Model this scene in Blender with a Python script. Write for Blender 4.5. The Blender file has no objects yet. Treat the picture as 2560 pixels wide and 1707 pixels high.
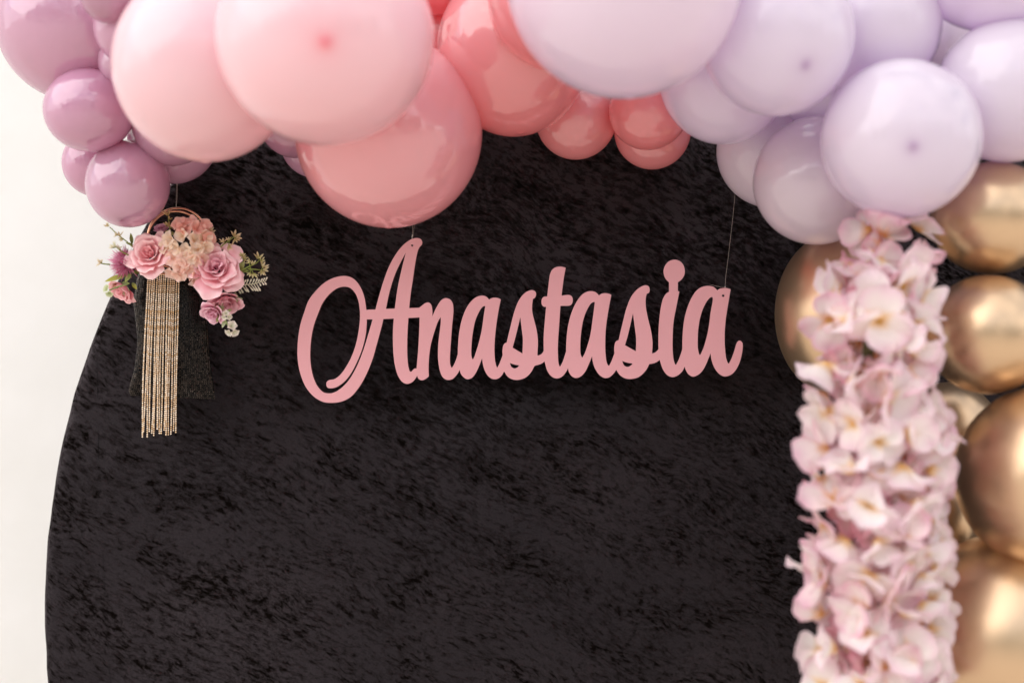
import bpy, bmesh, math, random
from mathutils import Vector, Matrix, noise

# ------------------------------------------------------------------ camera, sky, sun, exposure
SC = bpy.context.scene
COL = SC.collection
D = 1.7778                    # metres from the lens to the velvet backdrop
MM = 0.0005                   # metres per photograph pixel on the backdrop plane
SIGN_Y = -0.05

cam_d = bpy.data.cameras.new("camera")
cam_d.lens = 50.0
cam_d.sensor_width = 36.0
cam_d.clip_start = 0.05
cam_d.clip_end = 500.0
cam_d.dof.use_dof = True
cam_d.dof.focus_distance = D + SIGN_Y
cam_d.dof.aperture_fstop = 1.5
cam = bpy.data.objects.new("camera", cam_d)
COL.objects.link(cam)
cam.location = (0, -D, 0)
cam.rotation_euler = (math.radians(90), 0, 0)
SC.camera = cam

SUN_DIR = Vector((-0.95, -0.50, 0.95)).normalized()      # towards the sun, soft light from upper left
SUN_EL = math.asin(SUN_DIR.z)
SUN_ROT = math.atan2(SUN_DIR.x, SUN_DIR.y)

world = bpy.data.worlds.new("World")
SC.world = world
world.use_nodes = True
wn, wl = world.node_tree.nodes, world.node_tree.links
wn.clear()
w_out = wn.new("ShaderNodeOutputWorld")
w_bg = wn.new("ShaderNodeBackground")
w_bg.inputs["Strength"].default_value = 0.135
w_sky = wn.new("ShaderNodeTexSky")
w_sky.sky_type = 'NISHITA'
w_sky.sun_disc = False
w_sky.sun_elevation = SUN_EL
w_sky.sun_rotation = SUN_ROT
w_sky.air_density = 1.0
w_sky.dust_density = 2.0
w_tc = wn.new("ShaderNodeTexCoord")
w_map = wn.new("ShaderNodeMapping")
w_map.inputs["Scale"].default_value = (1.0, 1.0, 2.2)
w_noise = wn.new("ShaderNodeTexNoise")
w_noise.inputs["Scale"].default_value = 2.3
w_noise.inputs["Detail"].default_value = 9.0
w_noise.inputs["Roughness"].default_value = 0.58
w_ramp = wn.new("ShaderNodeValToRGB")
w_ramp.color_ramp.elements[0].position = 0.36
w_ramp.color_ramp.elements[1].position = 0.55
w_mix = wn.new("ShaderNodeMix")
w_mix.data_type = 'RGBA'
w_mix.inputs["B"].default_value = (9.3, 9.0, 8.95, 1.0)    # bright broken cloud
wl.new(w_tc.outputs["Generated"], w_map.inputs["Vector"])
wl.new(w_map.outputs["Vector"], w_noise.inputs["Vector"])
wl.new(w_noise.outputs["Fac"], w_ramp.inputs["Fac"])
wl.new(w_ramp.outputs["Color"], w_mix.inputs["Factor"])
wl.new(w_sky.outputs["Color"], w_mix.inputs["A"])
wl.new(w_mix.outputs["Result"], w_bg.inputs["Color"])
wl.new(w_bg.outputs["Background"], w_out.inputs["Surface"])

sun_d = bpy.data.lights.new("sun", 'SUN')
sun_d.energy = 0.85
sun_d.angle = math.radians(70)
sun_d.color = (1.0, 0.965, 0.935)
sun = bpy.data.objects.new("sun", sun_d)
COL.objects.link(sun)
sun.rotation_euler = (-SUN_DIR).to_track_quat('-Z', 'Y').to_euler()

SC.view_settings.view_transform = 'Standard'
SC.view_settings.look = 'None'
SC.view_settings.exposure = 0.68
SC.view_settings.gamma = 1.0
SC.view_settings.use_curve_mapping = False
SC.render.engine = 'CYCLES'
SC.cycles.use_denoising = True
SC.cycles.max_bounces = 10
SC.cycles.diffuse_bounces = 5
SC.cycles.glossy_bounces = 5
SC.cycles.transmission_bounces = 6
SC.cycles.sample_clamp_indirect = 8.0

R = random.Random(7)

# ------------------------------------------------------------------ helpers
def at(px, py, y):
    """photograph pixel + metres in front of the backdrop (negative) -> place in the scene"""
    k = MM * (D + y) / D
    return Vector(((px - 1280.0) * k, y, -(py - 853.5) * k))

def lin(h):
    h = h.lstrip('#')
    out = []
    for i in (0, 2, 4):
        c = int(h[i:i+2], 16) / 255.0
        out.append(c / 12.92 if c <= 0.04045 else ((c + 0.055) / 1.055) ** 2.4)
    return (out[0], out[1], out[2], 1.0)

def mixc(a, b, t):
    return tuple(a[i] * (1 - t) + b[i] * t for i in range(3)) + (1.0,)

def link(o, parent=None):
    COL.objects.link(o)
    if parent is not None:
        o.parent = parent
    return o

def tag(o, label=None, cat=None, group=None, kind=None):
    if label: o["label"] = label
    if cat: o["category"] = cat
    if group: o["group"] = group
    if kind: o["kind"] = kind
    return o

def empty(name, loc=(0, 0, 0), parent=None):
    o = bpy.data.objects.new(name, None)
    o.empty_display_size = 0.02
    o.location = loc
    return link(o, parent)

def mesh(name, verts, faces, mat=None, smooth=True, cols=None, attr=None):
    me = bpy.data.meshes.new(name)
    me.from_pydata([tuple(v) for v in verts], [], faces)
    if cols is not None:
        ca = me.color_attributes.new("Col", 'FLOAT_COLOR', 'POINT')
        for i, c in enumerate(cols):
            ca.data[i].color = c
    if attr is not None:
        fa = me.attributes.new("tip", 'FLOAT', 'POINT')
        fa.data.foreach_set("value", attr)
    if smooth:
        me.polygons.foreach_set("use_smooth", [True] * len(me.polygons))
    if mat: me.materials.append(mat)
    me.update()
    return me

def obj(name, me, parent=None, mtx=None):
    o = bpy.data.objects.new(name, me)
    link(o, parent)
    if mtx is not None:
        o.matrix_local = mtx
    return o

def frame(origin, zdir, roll=0.0):
    """matrix whose +Z looks along zdir"""
    q = Vector(zdir).normalized().to_track_quat('Z', 'Y')
    return Matrix.Translation(origin) @ q.to_matrix().to_4x4() @ Matrix.Rotation(roll, 4, 'Z')

def tube(pts, r, seg=6, cap=True, closed=False):
    """verts, faces of a tube along pts; r number or list"""
    pts = [Vector(p) for p in pts]
    n = len(pts)
    rr = r if isinstance(r, (list, tuple)) else [r] * n
    V, F = [], []
    up = None
    for i, p in enumerate(pts):
        if closed:
            t = (pts[(i + 1) % n] - pts[i - 1]).normalized()
        else:
            t = (pts[min(i + 1, n - 1)] - pts[max(i - 1, 0)]).normalized()
        if up is None:
            up = t.orthogonal().normalized()
        else:
            up = (up - t * up.dot(t))
            up = up.normalized() if up.length > 1e-9 else t.orthogonal().normalized()
        b = t.cross(up)
        for s in range(seg):
            a = 2 * math.pi * s / seg
            V.append(p + (up * math.cos(a) + b * math.sin(a)) * rr[i])
    m = n if closed else n - 1
    for i in range(m):
        j = (i + 1) % n
        for s in range(seg):
            s2 = (s + 1) % seg
            F.append((i * seg + s, i * seg + s2, j * seg + s2, j * seg + s))
    if cap and not closed:
        F.append(tuple(reversed(range(seg))))
        F.append(tuple((n - 1) * seg + s for s in range(seg)))
    return V, F

class Mb:
    def __init__(self): self.v, self.f, self.c = [], [], []
    def add(self, V, F, mtx=None, cols=None):
        b = len(self.v)
        for v in V:
            self.v.append((mtx @ Vector(v)) if mtx is not None else Vector(v))
        for f in F: self.f.append(tuple(b + i for i in f))
        if cols is not None: self.c += list(cols)
        return self
    def mesh(self, name, mat, smooth=True):
        return mesh(name, self.v, self.f, mat, smooth, self.c if self.c else None)

def catmull(pts, closed=True, sub=6):
    """pts: (x, y) or (x, y, 1) for a sharp corner"""
    n = len(pts)
    out = []
    P = [Vector((p[0], p[1])) for p in pts]
    corner = [len(p) > 2 for p in pts]
    for i in range(n if closed else n - 1):
        j = (i + 1) % n
        p1, p2 = P[i], P[j]
        p0 = (p1 * 2 - p2) if (corner[i] or (not closed and i == 0)) else P[i - 1]
        p3 = (p2 * 2 - p1) if (corner[j] or (not closed and j == n - 1)) else P[(j + 1) % n]
        t0 = 0.0
        t1 = t0 + max((p1 - p0).length, 1e-6) ** 0.5
        t2 = t1 + max((p2 - p1).length, 1e-6) ** 0.5
        t3 = t2 + max((p3 - p2).length, 1e-6) ** 0.5
        for s in range(sub):
            t = t1 + (t2 - t1) * s / sub
            a1 = p0 * ((t1 - t) / (t1 - t0)) + p1 * ((t - t0) / (t1 - t0))
            a2 = p1 * ((t2 - t) / (t2 - t1)) + p2 * ((t - t1) / (t2 - t1))
            a3 = p2 * ((t3 - t) / (t3 - t2)) + p3 * ((t - t2) / (t3 - t2))
            b1 = a1 * ((t2 - t) / (t2 - t0)) + a2 * ((t - t0) / (t2 - t0))
            b2 = a2 * ((t3 - t) / (t3 - t1)) + a3 * ((t - t1) / (t3 - t1))
            out.append(b1 * ((t2 - t) / (t2 - t1)) + b2 * ((t - t1) / (t2 - t1)))
    if not closed: out.append(P[-1])
    return out

# ------------------------------------------------------------------ materials
def new_mat(name):
    m = bpy.data.materials.new(name)
    m.use_nodes = True
    nt = m.node_tree
    nt.nodes.clear()
    out = nt.nodes.new("ShaderNodeOutputMaterial")
    return m, nt.nodes, nt.links, out

def principled(name, color, rough=0.5, metal=0.0, spec=0.5, **kw):
    m, N, L, out = new_mat(name)
    p = N.new("ShaderNodeBsdfPrincipled")
    p.inputs["Base Color"].default_value = color
    p.inputs["Roughness"].default_value = rough
    p.inputs["Metallic"].default_value = metal
    p.inputs["Specular IOR Level"].default_value = spec
    for k, v in kw.items():
        p.inputs[k].default_value = v
    L.new(p.outputs["BSDF"], out.inputs["Surface"])
    return m, N, L, p

def latex(name, color, deep, thru, rough=0.13, trans=0.30, ior=1.55):
    """thin stretched latex: diffuse + light passing through, glossy skin, darker thick tip"""
    m, N, L, out = new_mat(name)
    at_ = N.new("ShaderNodeAttribute"); at_.attribute_name = "tip"
    mix = N.new("ShaderNodeMix"); mix.data_type = 'RGBA'
    mix.inputs["A"].default_value = color
    mix.inputs["B"].default_value = deep
    L.new(at_.outputs["Fac"], mix.inputs["Factor"])
    oi = N.new("ShaderNodeObjectInfo")
    hs = N.new("ShaderNodeHueSaturation")
    mr = N.new("ShaderNodeMapRange")
    mr.inputs["To Min"].default_value = 0.93
    mr.inputs["To Max"].default_value = 1.07
    L.new(oi.outputs["Random"], mr.inputs["Value"])
    L.new(mr.outputs["Result"], hs.inputs["Saturation"])
    L.new(mix.outputs["Result"], hs.inputs["Color"])
    d = N.new("ShaderNodeBsdfDiffuse")
    t = N.new("ShaderNodeBsdfTranslucent")
    L.new(hs.outputs["Color"], d.inputs["Color"])
    t.inputs["Color"].default_value = thru      # light that has passed through the rubber is more saturated
    ms = N.new("ShaderNodeMixShader"); ms.inputs[0].default_value = trans
    L.new(d.outputs[0], ms.inputs[1]); L.new(t.outputs[0], ms.inputs[2])
    g = N.new("ShaderNodeBsdfGlossy"); g.inputs["Roughness"].default_value = rough
    g.inputs["Color"].default_value = (1, 1, 1, 1)
    # faint waviness of the skin in its gloss only
    tc = N.new("ShaderNodeTexCoord")
    nz = N.new("ShaderNodeTexNoise"); nz.inputs["Scale"].default_value = 3.0; nz.inputs["Detail"].default_value = 2.0
    bp = N.new("ShaderNodeBump"); bp.inputs["Strength"].default_value = 0.06; bp.inputs["Distance"].default_value = 0.02
    L.new(tc.outputs["Object"], nz.inputs["Vector"])
    L.new(nz.outputs["Fac"], bp.inputs["Height"])
    L.new(bp.outputs["Normal"], g.inputs["Normal"])
    fr = N.new("ShaderNodeFresnel"); fr.inputs["IOR"].default_value = ior
    # the inside of the balloon has no clear skin to look at
    geo = N.new("ShaderNodeNewGeometry")
    inv = N.new("ShaderNodeMath"); inv.operation = 'SUBTRACT'; inv.inputs[0].default_value = 1.0
    mul = N.new("ShaderNodeMath"); mul.operation = 'MULTIPLY'
    L.new(geo.outputs["Backfacing"], inv.inputs[1])
    L.new(inv.outputs[0], mul.inputs[0]); L.new(fr.outputs[0], mul.inputs[1])
    m2 = N.new("ShaderNodeMixShader")
    L.new(mul.outputs[0], m2.inputs[0]); L.new(ms.outputs[0], m2.inputs[1]); L.new(g.outputs[0], m2.inputs[2])
    L.new(m2.outputs[0], out.inputs["Surface"])
    return m

def petal_mat(name, trans=0.35, rough=0.7):
    """silk petal, colour from the petal's own painted colours"""
    m, N, L, out = new_mat(name)
    a = N.new("ShaderNodeAttribute"); a.attribute_name = "Col"
    tc = N.new("ShaderNodeTexCoord")
    nz = N.new("ShaderNodeTexNoise"); nz.inputs["Scale"].default_value = 220.0; nz.inputs["Detail"].default_value = 2.0
    bp = N.new("ShaderNodeBump"); bp.inputs["Strength"].default_value = 0.15; bp.inputs["Distance"].default_value = 0.0006
    L.new(tc.outputs["Object"], nz.inputs["Vector"]); L.new(nz.outputs["Fac"], bp.inputs["Height"])
    d = N.new("ShaderNodeBsdfDiffuse"); t = N.new("ShaderNodeBsdfTranslucent")
    L.new(bp.outputs["Normal"], d.inputs["Normal"])
    L.new(a.outputs["Color"], d.inputs["Color"]); L.new(a.outputs["Color"], t.inputs["Color"])
    ms = N.new("ShaderNodeMixShader"); ms.inputs[0].default_value = trans
    L.new(d.outputs[0], ms.inputs[1]); L.new(t.outputs[0], ms.inputs[2])
    g = N.new("ShaderNodeBsdfGlossy"); g.inputs["Roughness"].default_value = 0.5
    m2 = N.new("ShaderNodeMixShader"); m2.inputs[0].default_value = 0.04
    L.new(ms.outputs[0], m2.inputs[1]); L.new(g.outputs[0], m2.inputs[2])
    L.new(m2.outputs[0], out.inputs["Surface"])
    return m

M = {}
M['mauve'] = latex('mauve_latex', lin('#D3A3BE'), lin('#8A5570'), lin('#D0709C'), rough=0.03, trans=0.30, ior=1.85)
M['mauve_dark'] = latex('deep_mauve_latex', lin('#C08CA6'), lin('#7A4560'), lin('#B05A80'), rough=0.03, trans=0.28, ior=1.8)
M['pink'] = latex('light_pink_latex', lin('#F6DCE3'), lin('#EE8490'), lin('#F594A0'), rough=0.16, trans=0.32)
M['rose'] = latex('rose_pink_latex', lin('#F4BEC5'), lin('#E07880'), lin('#F4868F'), rough=0.03, trans=0.38, ior=1.8)
M['coral'] = latex('coral_latex', lin('#F3ACB0'), lin('#C0404A'), lin('#F87076'), rough=0.05, trans=0.42, ior=1.75)
M['lilac'] = latex('lilac_latex', lin('#F5EEF4'), lin('#A884A8'), lin('#E0CAEA'), rough=0.14, trans=0.42)
M['lilac_gloss'] = latex('glossy_lilac_latex', lin('#F4EBF0'), lin('#B89CB8'), lin('#E2CAE6'), rough=0.07, trans=0.42)
M['petal'] = petal_mat('silk_petal')
M['garland_petal'] = petal_mat('thin_silk_petal', trans=0.46)
M['leafc'] = petal_mat('silk_leaf', trans=0.25)
M['rose_petal'] = petal_mat('silk_rose_petal', trans=0.16)

def gold_mat():
    m, N, L, p = principled('gold_chrome_latex', lin('#D6B896'), rough=0.38, metal=0.9)
    a = N.new("ShaderNodeAttribute"); a.attribute_name = "tip"
    tc = N.new("ShaderNodeTexCoord")
    nz = N.new("ShaderNodeTexNoise"); nz.inputs["Scale"].default_value = 2.5; nz.inputs["Detail"].default_value = 3.0
    mr = N.new("ShaderNodeMapRange"); mr.inputs["To Min"].default_value = 0.29; mr.inputs["To Max"].default_value = 0.38
    L.new(tc.outputs["Object"], nz.inputs["Vector"]); L.new(nz.outputs["Fac"], mr.inputs["Value"])
    L.new(mr.outputs["Result"], p.inputs["Roughness"])
    return m
M['gold'] = gold_mat()
M['ring'], _, _, _ = principled('rose_gold_metal', lin('#D9A184'), rough=0.18, metal=1.0)
M['chain'], _, _, _ = principled('champagne_metal', lin('#D8AE78'), rough=0.25, metal=1.0)
M['thread'], _, _, _ = principled('clear_nylon_thread', lin('#B8AFA6'), rough=0.3)

def crystal_mat():
    m, N, L, p = principled('champagne_crystal', lin('#E4C9B0'), rough=0.10, metal=0.2, spec=0.9)
    geo = N.new("ShaderNodeNewGeometry")
    cr = N.new("ShaderNodeValToRGB")
    cr.color_ramp.elements[0].color = lin('#DDB888'); cr.color_ramp.elements[1].color = lin('#FCEBD4')
    cr.color_ramp.elements[1].position = 0.75
    L.new(geo.outputs["Random Per Island"], cr.inputs["Fac"])
    L.new(cr.outputs["Color"], p.inputs["Base Color"])
    return m
M['crystal'] = crystal_mat()

def tile_mat():
    m, N, L, p = principled('black_metal_mesh', lin('#1B1714'), rough=0.22, metal=0.9, spec=0.7)
    geo = N.new("ShaderNodeNewGeometry")
    cr = N.new("ShaderNodeValToRGB")
    cr.color_ramp.elements[0].color = lin('#100D0C'); cr.color_ramp.elements[1].color = lin('#504842')
    L.new(geo.outputs["Random Per Island"], cr.inputs["Fac"])
    L.new(cr.outputs["Color"], p.inputs["Base Color"])
    return m
M['tile'] = tile_mat()
M['lining'], _, _, _ = principled('black_satin', lin('#0C0A09'), rough=0.6)

def sign_mat():
    m, N, L, p = principled('satin_pink_paint', lin('#DA9EA4'), rough=0.32, spec=0.6)
    tc = N.new("ShaderNodeTexCoord")
    nz = N.new("ShaderNodeTexNoise"); nz.inputs["Scale"].default_value = 900.0; nz.inputs["Detail"].default_value = 2.0
    bp = N.new("ShaderNodeBump"); bp.inputs["Strength"].default_value = 0.05; bp.inputs["Distance"].default_value = 0.0003
    L.new(tc.outputs["Object"], nz.inputs["Vector"]); L.new(nz.outputs["Fac"], bp.inputs["Height"])
    L.new(bp.outputs["Normal"], p.inputs["Normal"])
    # rare specks in the paint
    n2 = N.new("ShaderNodeTexNoise"); n2.inputs["Scale"].default_value = 260.0; n2.inputs["Detail"].default_value = 0.0
    r2 = N.new("ShaderNodeValToRGB")
    r2.color_ramp.elements[0].position = 0.905; r2.color_ramp.elements[1].position = 0.93
    r2.color_ramp.elements[0].color = lin('#DA9EA4'); r2.color_ramp.elements[1].color = lin('#A06468')
    L.new(tc.outputs["Object"], n2.inputs["Vector"]); L.new(n2.outputs["Fac"], r2.inputs["Fac"])
    L.new(r2.outputs["Color"], p.inputs["Base Color"])
    return m
M['sign'] = sign_mat()
M['sign_edge'], _, _, _ = principled('raw_board_edge', lin('#5A3030'), rough=0.8)

def velvet_mat():
    m, N, L, out = new_mat('crushed_black_velvet')
    p = N.new("ShaderNodeBsdfPrincipled")
    p.inputs["Roughness"].default_value = 0.95
    p.inputs["Specular IOR Level"].default_value = 0.0
    tc = N.new("ShaderNodeTexCoord")
    # warp the pattern so that crush marks wander
    wz = N.new("ShaderNodeTexNoise"); wz.inputs["Scale"].default_value = 7.0; wz.inputs["Detail"].default_value = 3.0
    wm = N.new("ShaderNodeVectorMath"); wm.operation = 'MULTIPLY_ADD'
    wm.inputs[1].default_value = (0.05, 0.0, 0.05)
    L.new(tc.outputs["Object"], wz.inputs["Vector"])
    L.new(wz.outputs["Color"], wm.inputs[0]); L.new(tc.outputs["Object"], wm.inputs[2])
    mr0 = N.new("ShaderNodeMapping"); mr0.inputs["Rotation"].default_value = (0, math.radians(-28), 0)
    L.new(wm.outputs["Vector"], mr0.inputs["Vector"])
    mp = N.new("ShaderNodeMapping"); mp.inputs["Scale"].default_value = (0.46, 1.0, 1.15)
    L.new(mr0.outputs["Vector"], mp.inputs["Vector"])
    # small crush marks
    a = N.new("ShaderNodeTexNoise"); a.inputs["Scale"].default_value = 150.0; a.inputs["Detail"].default_value = 8.0; a.inputs["Roughness"].default_value = 0.72
    L.new(mp.outputs["Vector"], a.inputs["Vector"])
    # where they gather
    b = N.new("ShaderNodeTexNoise"); b.inputs["Scale"].default_value = 21.0; b.inputs["Detail"].default_value = 4.0
    L.new(mp.outputs["Vector"], b.inputs["Vector"])
    ad = N.new("ShaderNodeMath"); ad.operation = 'MULTIPLY_ADD'; ad.inputs[1].default_value = 0.38
    L.new(b.outputs["Fac"], ad.inputs[0]); L.new(a.outputs["Fac"], ad.inputs[2])
    r = N.new("ShaderNodeValToRGB")
    e = r.color_ramp.elements
    e[0].position = 0.565; e[0].color = (0, 0, 0, 1)
    e[1].position = 0.75; e[1].color = (1, 1, 1, 1)
    # long creases left by folding
    cn = N.new("ShaderNodeTexNoise"); cn.inputs["Scale"].default_value = 6.5; cn.inputs["Detail"].default_value = 2.5; cn.inputs["Distortion"].default_value = 0.4
    L.new(mp.outputs["Vector"], cn.inputs["Vector"])
    c1 = N.new("ShaderNodeMath"); c1.operation = 'SUBTRACT'; c1.inputs[1].default_value = 0.47
    c2 = N.new("ShaderNodeMath"); c2.operation = 'ABSOLUTE'
    c3 = N.new("ShaderNodeMapRange"); c3.inputs["From Min"].default_value = 0.002; c3.inputs["From Max"].default_value = 0.012
    c3.inputs["To Min"].default_value = -0.03; c3.inputs["To Max"].default_value = 0.0
    L.new(cn.outputs["Fac"], c1.inputs[0]); L.new(c1.outputs[0], c2.inputs[0]); L.new(c2.outputs[0], c3.inputs["Value"])
    c4 = N.new("ShaderNodeMath"); c4.operation = 'ADD'
    L.new(ad.outputs[0], c4.inputs[0]); L.new(c3.outputs["Result"], c4.inputs[1])
    L.new(c4.outputs[0], r.inputs["Fac"])
    # fibre grain
    g = N.new("ShaderNodeTexNoise"); g.inputs["Scale"].default_value = 420.0; g.inputs["Detail"].default_value = 4.0; g.inputs["Roughness"].default_value = 0.7
    L.new(tc.outputs["Object"], g.inputs["Vector"])
    gm = N.new("ShaderNodeMapRange"); gm.inputs["From Min"].default_value = 0.3; gm.inputs["From Max"].default_value = 0.7
    gm.inputs["To Min"].default_value = 0.6; gm.inputs["To Max"].default_value = 1.35
    L.new(g.outputs["Fac"], gm.inputs["Value"])
    # pile standing towards the light or away from it
    mc = N.new("ShaderNodeMix"); mc.data_type = 'RGBA'
    mc.inputs["A"].default_value = (0.0036, 0.0026, 0.0022, 1); mc.inputs["B"].default_value = (0.0370, 0.0300, 0.0318, 1)
    L.new(r.outputs["Color"], mc.inputs["Factor"])
    ml = N.new("ShaderNodeMix"); ml.data_type = 'RGBA'; ml.blend_type = 'MULTIPLY'; ml.inputs["Factor"].default_value = 1.0
    L.new(mc.outputs["Result"], ml.inputs["A"]); L.new(gm.outputs["Result"], ml.inputs["B"])
    L.new(ml.outputs["Result"], p.inputs["Base Color"])
    sh = N.new("ShaderNodeMapRange"); sh.inputs["To Min"].default_value = 0.0; sh.inputs["To Max"].default_value = 0.34
    L.new(r.outputs["Color"], sh.inputs["Value"])
    L.new(sh.outputs["Result"], p.inputs["Sheen Weight"])
    p.inputs["Sheen Roughness"].default_value = 0.35
    p.inputs["Sheen Tint"].default_value = (0.75, 0.68, 0.74, 1)
    bp = N.new("ShaderNodeBump"); bp.inputs["Strength"].default_value = 0.5; bp.inputs["Distance"].default_value = 0.004
    L.new(ad.outputs[0], bp.inputs["Height"])
    # the nap is brushed upwards, so the pile looks to the sky; crushed marks lie flat or down
    tl = N.new("ShaderNodeMapRange"); tl.inputs["To Min"].default_value = -0.35; tl.inputs["To Max"].default_value = 2.6
    L.new(r.outputs["Color"], tl.inputs["Value"])
    cz = N.new("ShaderNodeCombineXYZ"); cz.inputs["X"].default_value = 0.0
    bz = N.new("ShaderNodeTexNoise"); bz.inputs["Scale"].default_value = 3.2; bz.inputs["Detail"].default_value = 2.0
    L.new(tc.outputs["Object"], bz.inputs["Vector"])
    br = N.new("ShaderNodeMapRange"); br.inputs["From Min"].default_value = 0.3; br.inputs["From Max"].default_value = 0.7
    br.inputs["To Min"].default_value = 0.25; br.inputs["To Max"].default_value = 1.35
    L.new(bz.outputs["Fac"], br.inputs["Value"])
    bm = N.new("ShaderNodeMath"); bm.operation = 'MULTIPLY'
    L.new(tl.outputs["Result"], bm.inputs[0]); L.new(br.outputs["Result"], bm.inputs[1])
    L.new(bm.outputs[0], cz.inputs["Z"])
    nn = N.new("ShaderNodeVectorMath"); nn.operation = 'ADD'
    L.new(bp.outputs["Normal"], nn.inputs[0]); L.new(cz.outputs["Vector"], nn.inputs[1])
    nm = N.new("ShaderNodeVectorMath"); nm.operation = 'NORMALIZE'
    L.new(nn.outputs["Vector"], nm.inputs[0])
    L.new(nm.outputs["Vector"], p.inputs["Normal"])
    L.new(p.outputs["BSDF"], out.inputs["Surface"])
    return m
M['velvet'] = velvet_mat()

def plaster_mat():
    m, N, L, p = principled('white_plaster', lin('#E9E8E3'), rough=0.9, spec=0.2)
    tc = N.new("ShaderNodeTexCoord")
    n = N.new("ShaderNodeTexNoise"); n.inputs["Scale"].default_value = 7.0; n.inputs["Detail"].default_value = 8.0
    cr = N.new("ShaderNodeValToRGB")
    cr.color_ramp.elements[0].position = 0.35; cr.color_ramp.elements[0].color = lin('#EAE9E5')
    cr.color_ramp.elements[1].position = 0.65; cr.color_ramp.elements[1].color = lin('#EEEDEA')
    L.new(tc.outputs["Object"], n.inputs["Vector"]); L.new(n.outputs["Fac"], cr.inputs["Fac"])
    L.new(cr.outputs["Color"], p.inputs["Base Color"])
    n2 = N.new("ShaderNodeTexNoise"); n2.inputs["Scale"].default_value = 60.0; n2.inputs["Detail"].default_value = 6.0
    bp = N.new("ShaderNodeBump"); bp.inputs["Strength"].default_value = 0.25; bp.inputs["Distance"].default_value = 0.003
    L.new(tc.outputs["Object"], n2.inputs["Vector"]); L.new(n2.outputs["Fac"], bp.inputs["Height"])
    L.new(bp.outputs["Normal"], p.inputs["Normal"])
    return m
M['plaster'] = plaster_mat()

def ground_mat():
    m, N, L, p = principled('pale_paving', lin('#C2B4A2'), rough=0.85, spec=0.3)
    tc = N.new("ShaderNodeTexCoord")
    n = N.new("ShaderNodeTexNoise"); n.inputs["Scale"].default_value = 3.0; n.inputs["Detail"].default_value = 8.0
    cr = N.new("ShaderNodeValToRGB")
    cr.color_ramp.elements[0].color = lin('#CBBFB0'); cr.color_ramp.elements[1].color = lin('#DED4C8')
    L.new(tc.outputs["Object"], n.inputs["Vector"]); L.new(n.outputs["Fac"], cr.inputs["Fac"])
    L.new(cr.outputs["Color"], p.inputs["Base Color"])
    return m
M['ground'] = ground_mat()
M['foliage'], _, _, _ = principled('tree_foliage', (0.05, 0.075, 0.025, 1), rough=0.7)

# ------------------------------------------------------------------ the setting
GZ = -1.36
g = obj('ground', mesh('ground', [(-150, -150, GZ), (150, -150, GZ), (150, 150, GZ), (-150, 150, GZ)], [(0, 1, 2, 3)], M['ground'], False))
tag(g, kind='structure')

mb = Mb()
x0, x1, y0, y1, z0, z1 = -4.5, 4.5, 0.62, 0.82, GZ, 1.9
mb.add([(x0, y0, z0), (x1, y0, z0), (x1, y0, z1), (x0, y0, z1), (x0, y1, z0), (x1, y1, z0), (x1, y1, z1), (x0, y1, z1)],
       [(0, 1, 2, 3), (5, 4, 7, 6), (1, 5, 6, 2), (4, 0, 3, 7), (3, 2, 6, 7), (4, 5, 1, 0)])
wall = obj('wall', mb.mesh('wall', M['plaster'], False))
tag(wall, 'plain white plastered wall behind the round black backdrop', 'wall')

# trees behind the photographer: the balloons mirror them under the clouds
mb = Mb()
rt = random.Random(3)
for k in range(15):
    cx = -17 + k * 2.5 + rt.uniform(-.8, .8); cy = -13 + rt.uniform(-1.5, 1.5); h = rt.uniform(4.2, 7.2); w = rt.uniform(1.5, 2.3)
    for q in range(620):
        while True:
            u = Vector((rt.uniform(-1, 1), rt.uniform(-1, 1), rt.uniform(-1, 1)))
            if u.length < 1: break
        c = Vector((cx + u.x * w, cy + u.y * w, GZ + h * 0.55 + u.z * h * 0.5))
        n = Vector((rt.gauss(0, 1), rt.gauss(0, 1), rt.gauss(0, 1))).normalized()
        a = n.orthogonal().normalized() * rt.uniform(.12, .26); b = n.cross(a)
        mb.add([c - a, c - b * .6, c + a, c + b * .6], [(0, 1, 2, 3)])
tr = obj('tree_line', mb.mesh('tree_line', M['foliage'], False))
tag(tr, 'row of leafy green trees facing the decorated wall', 'trees', kind='stuff')

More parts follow.
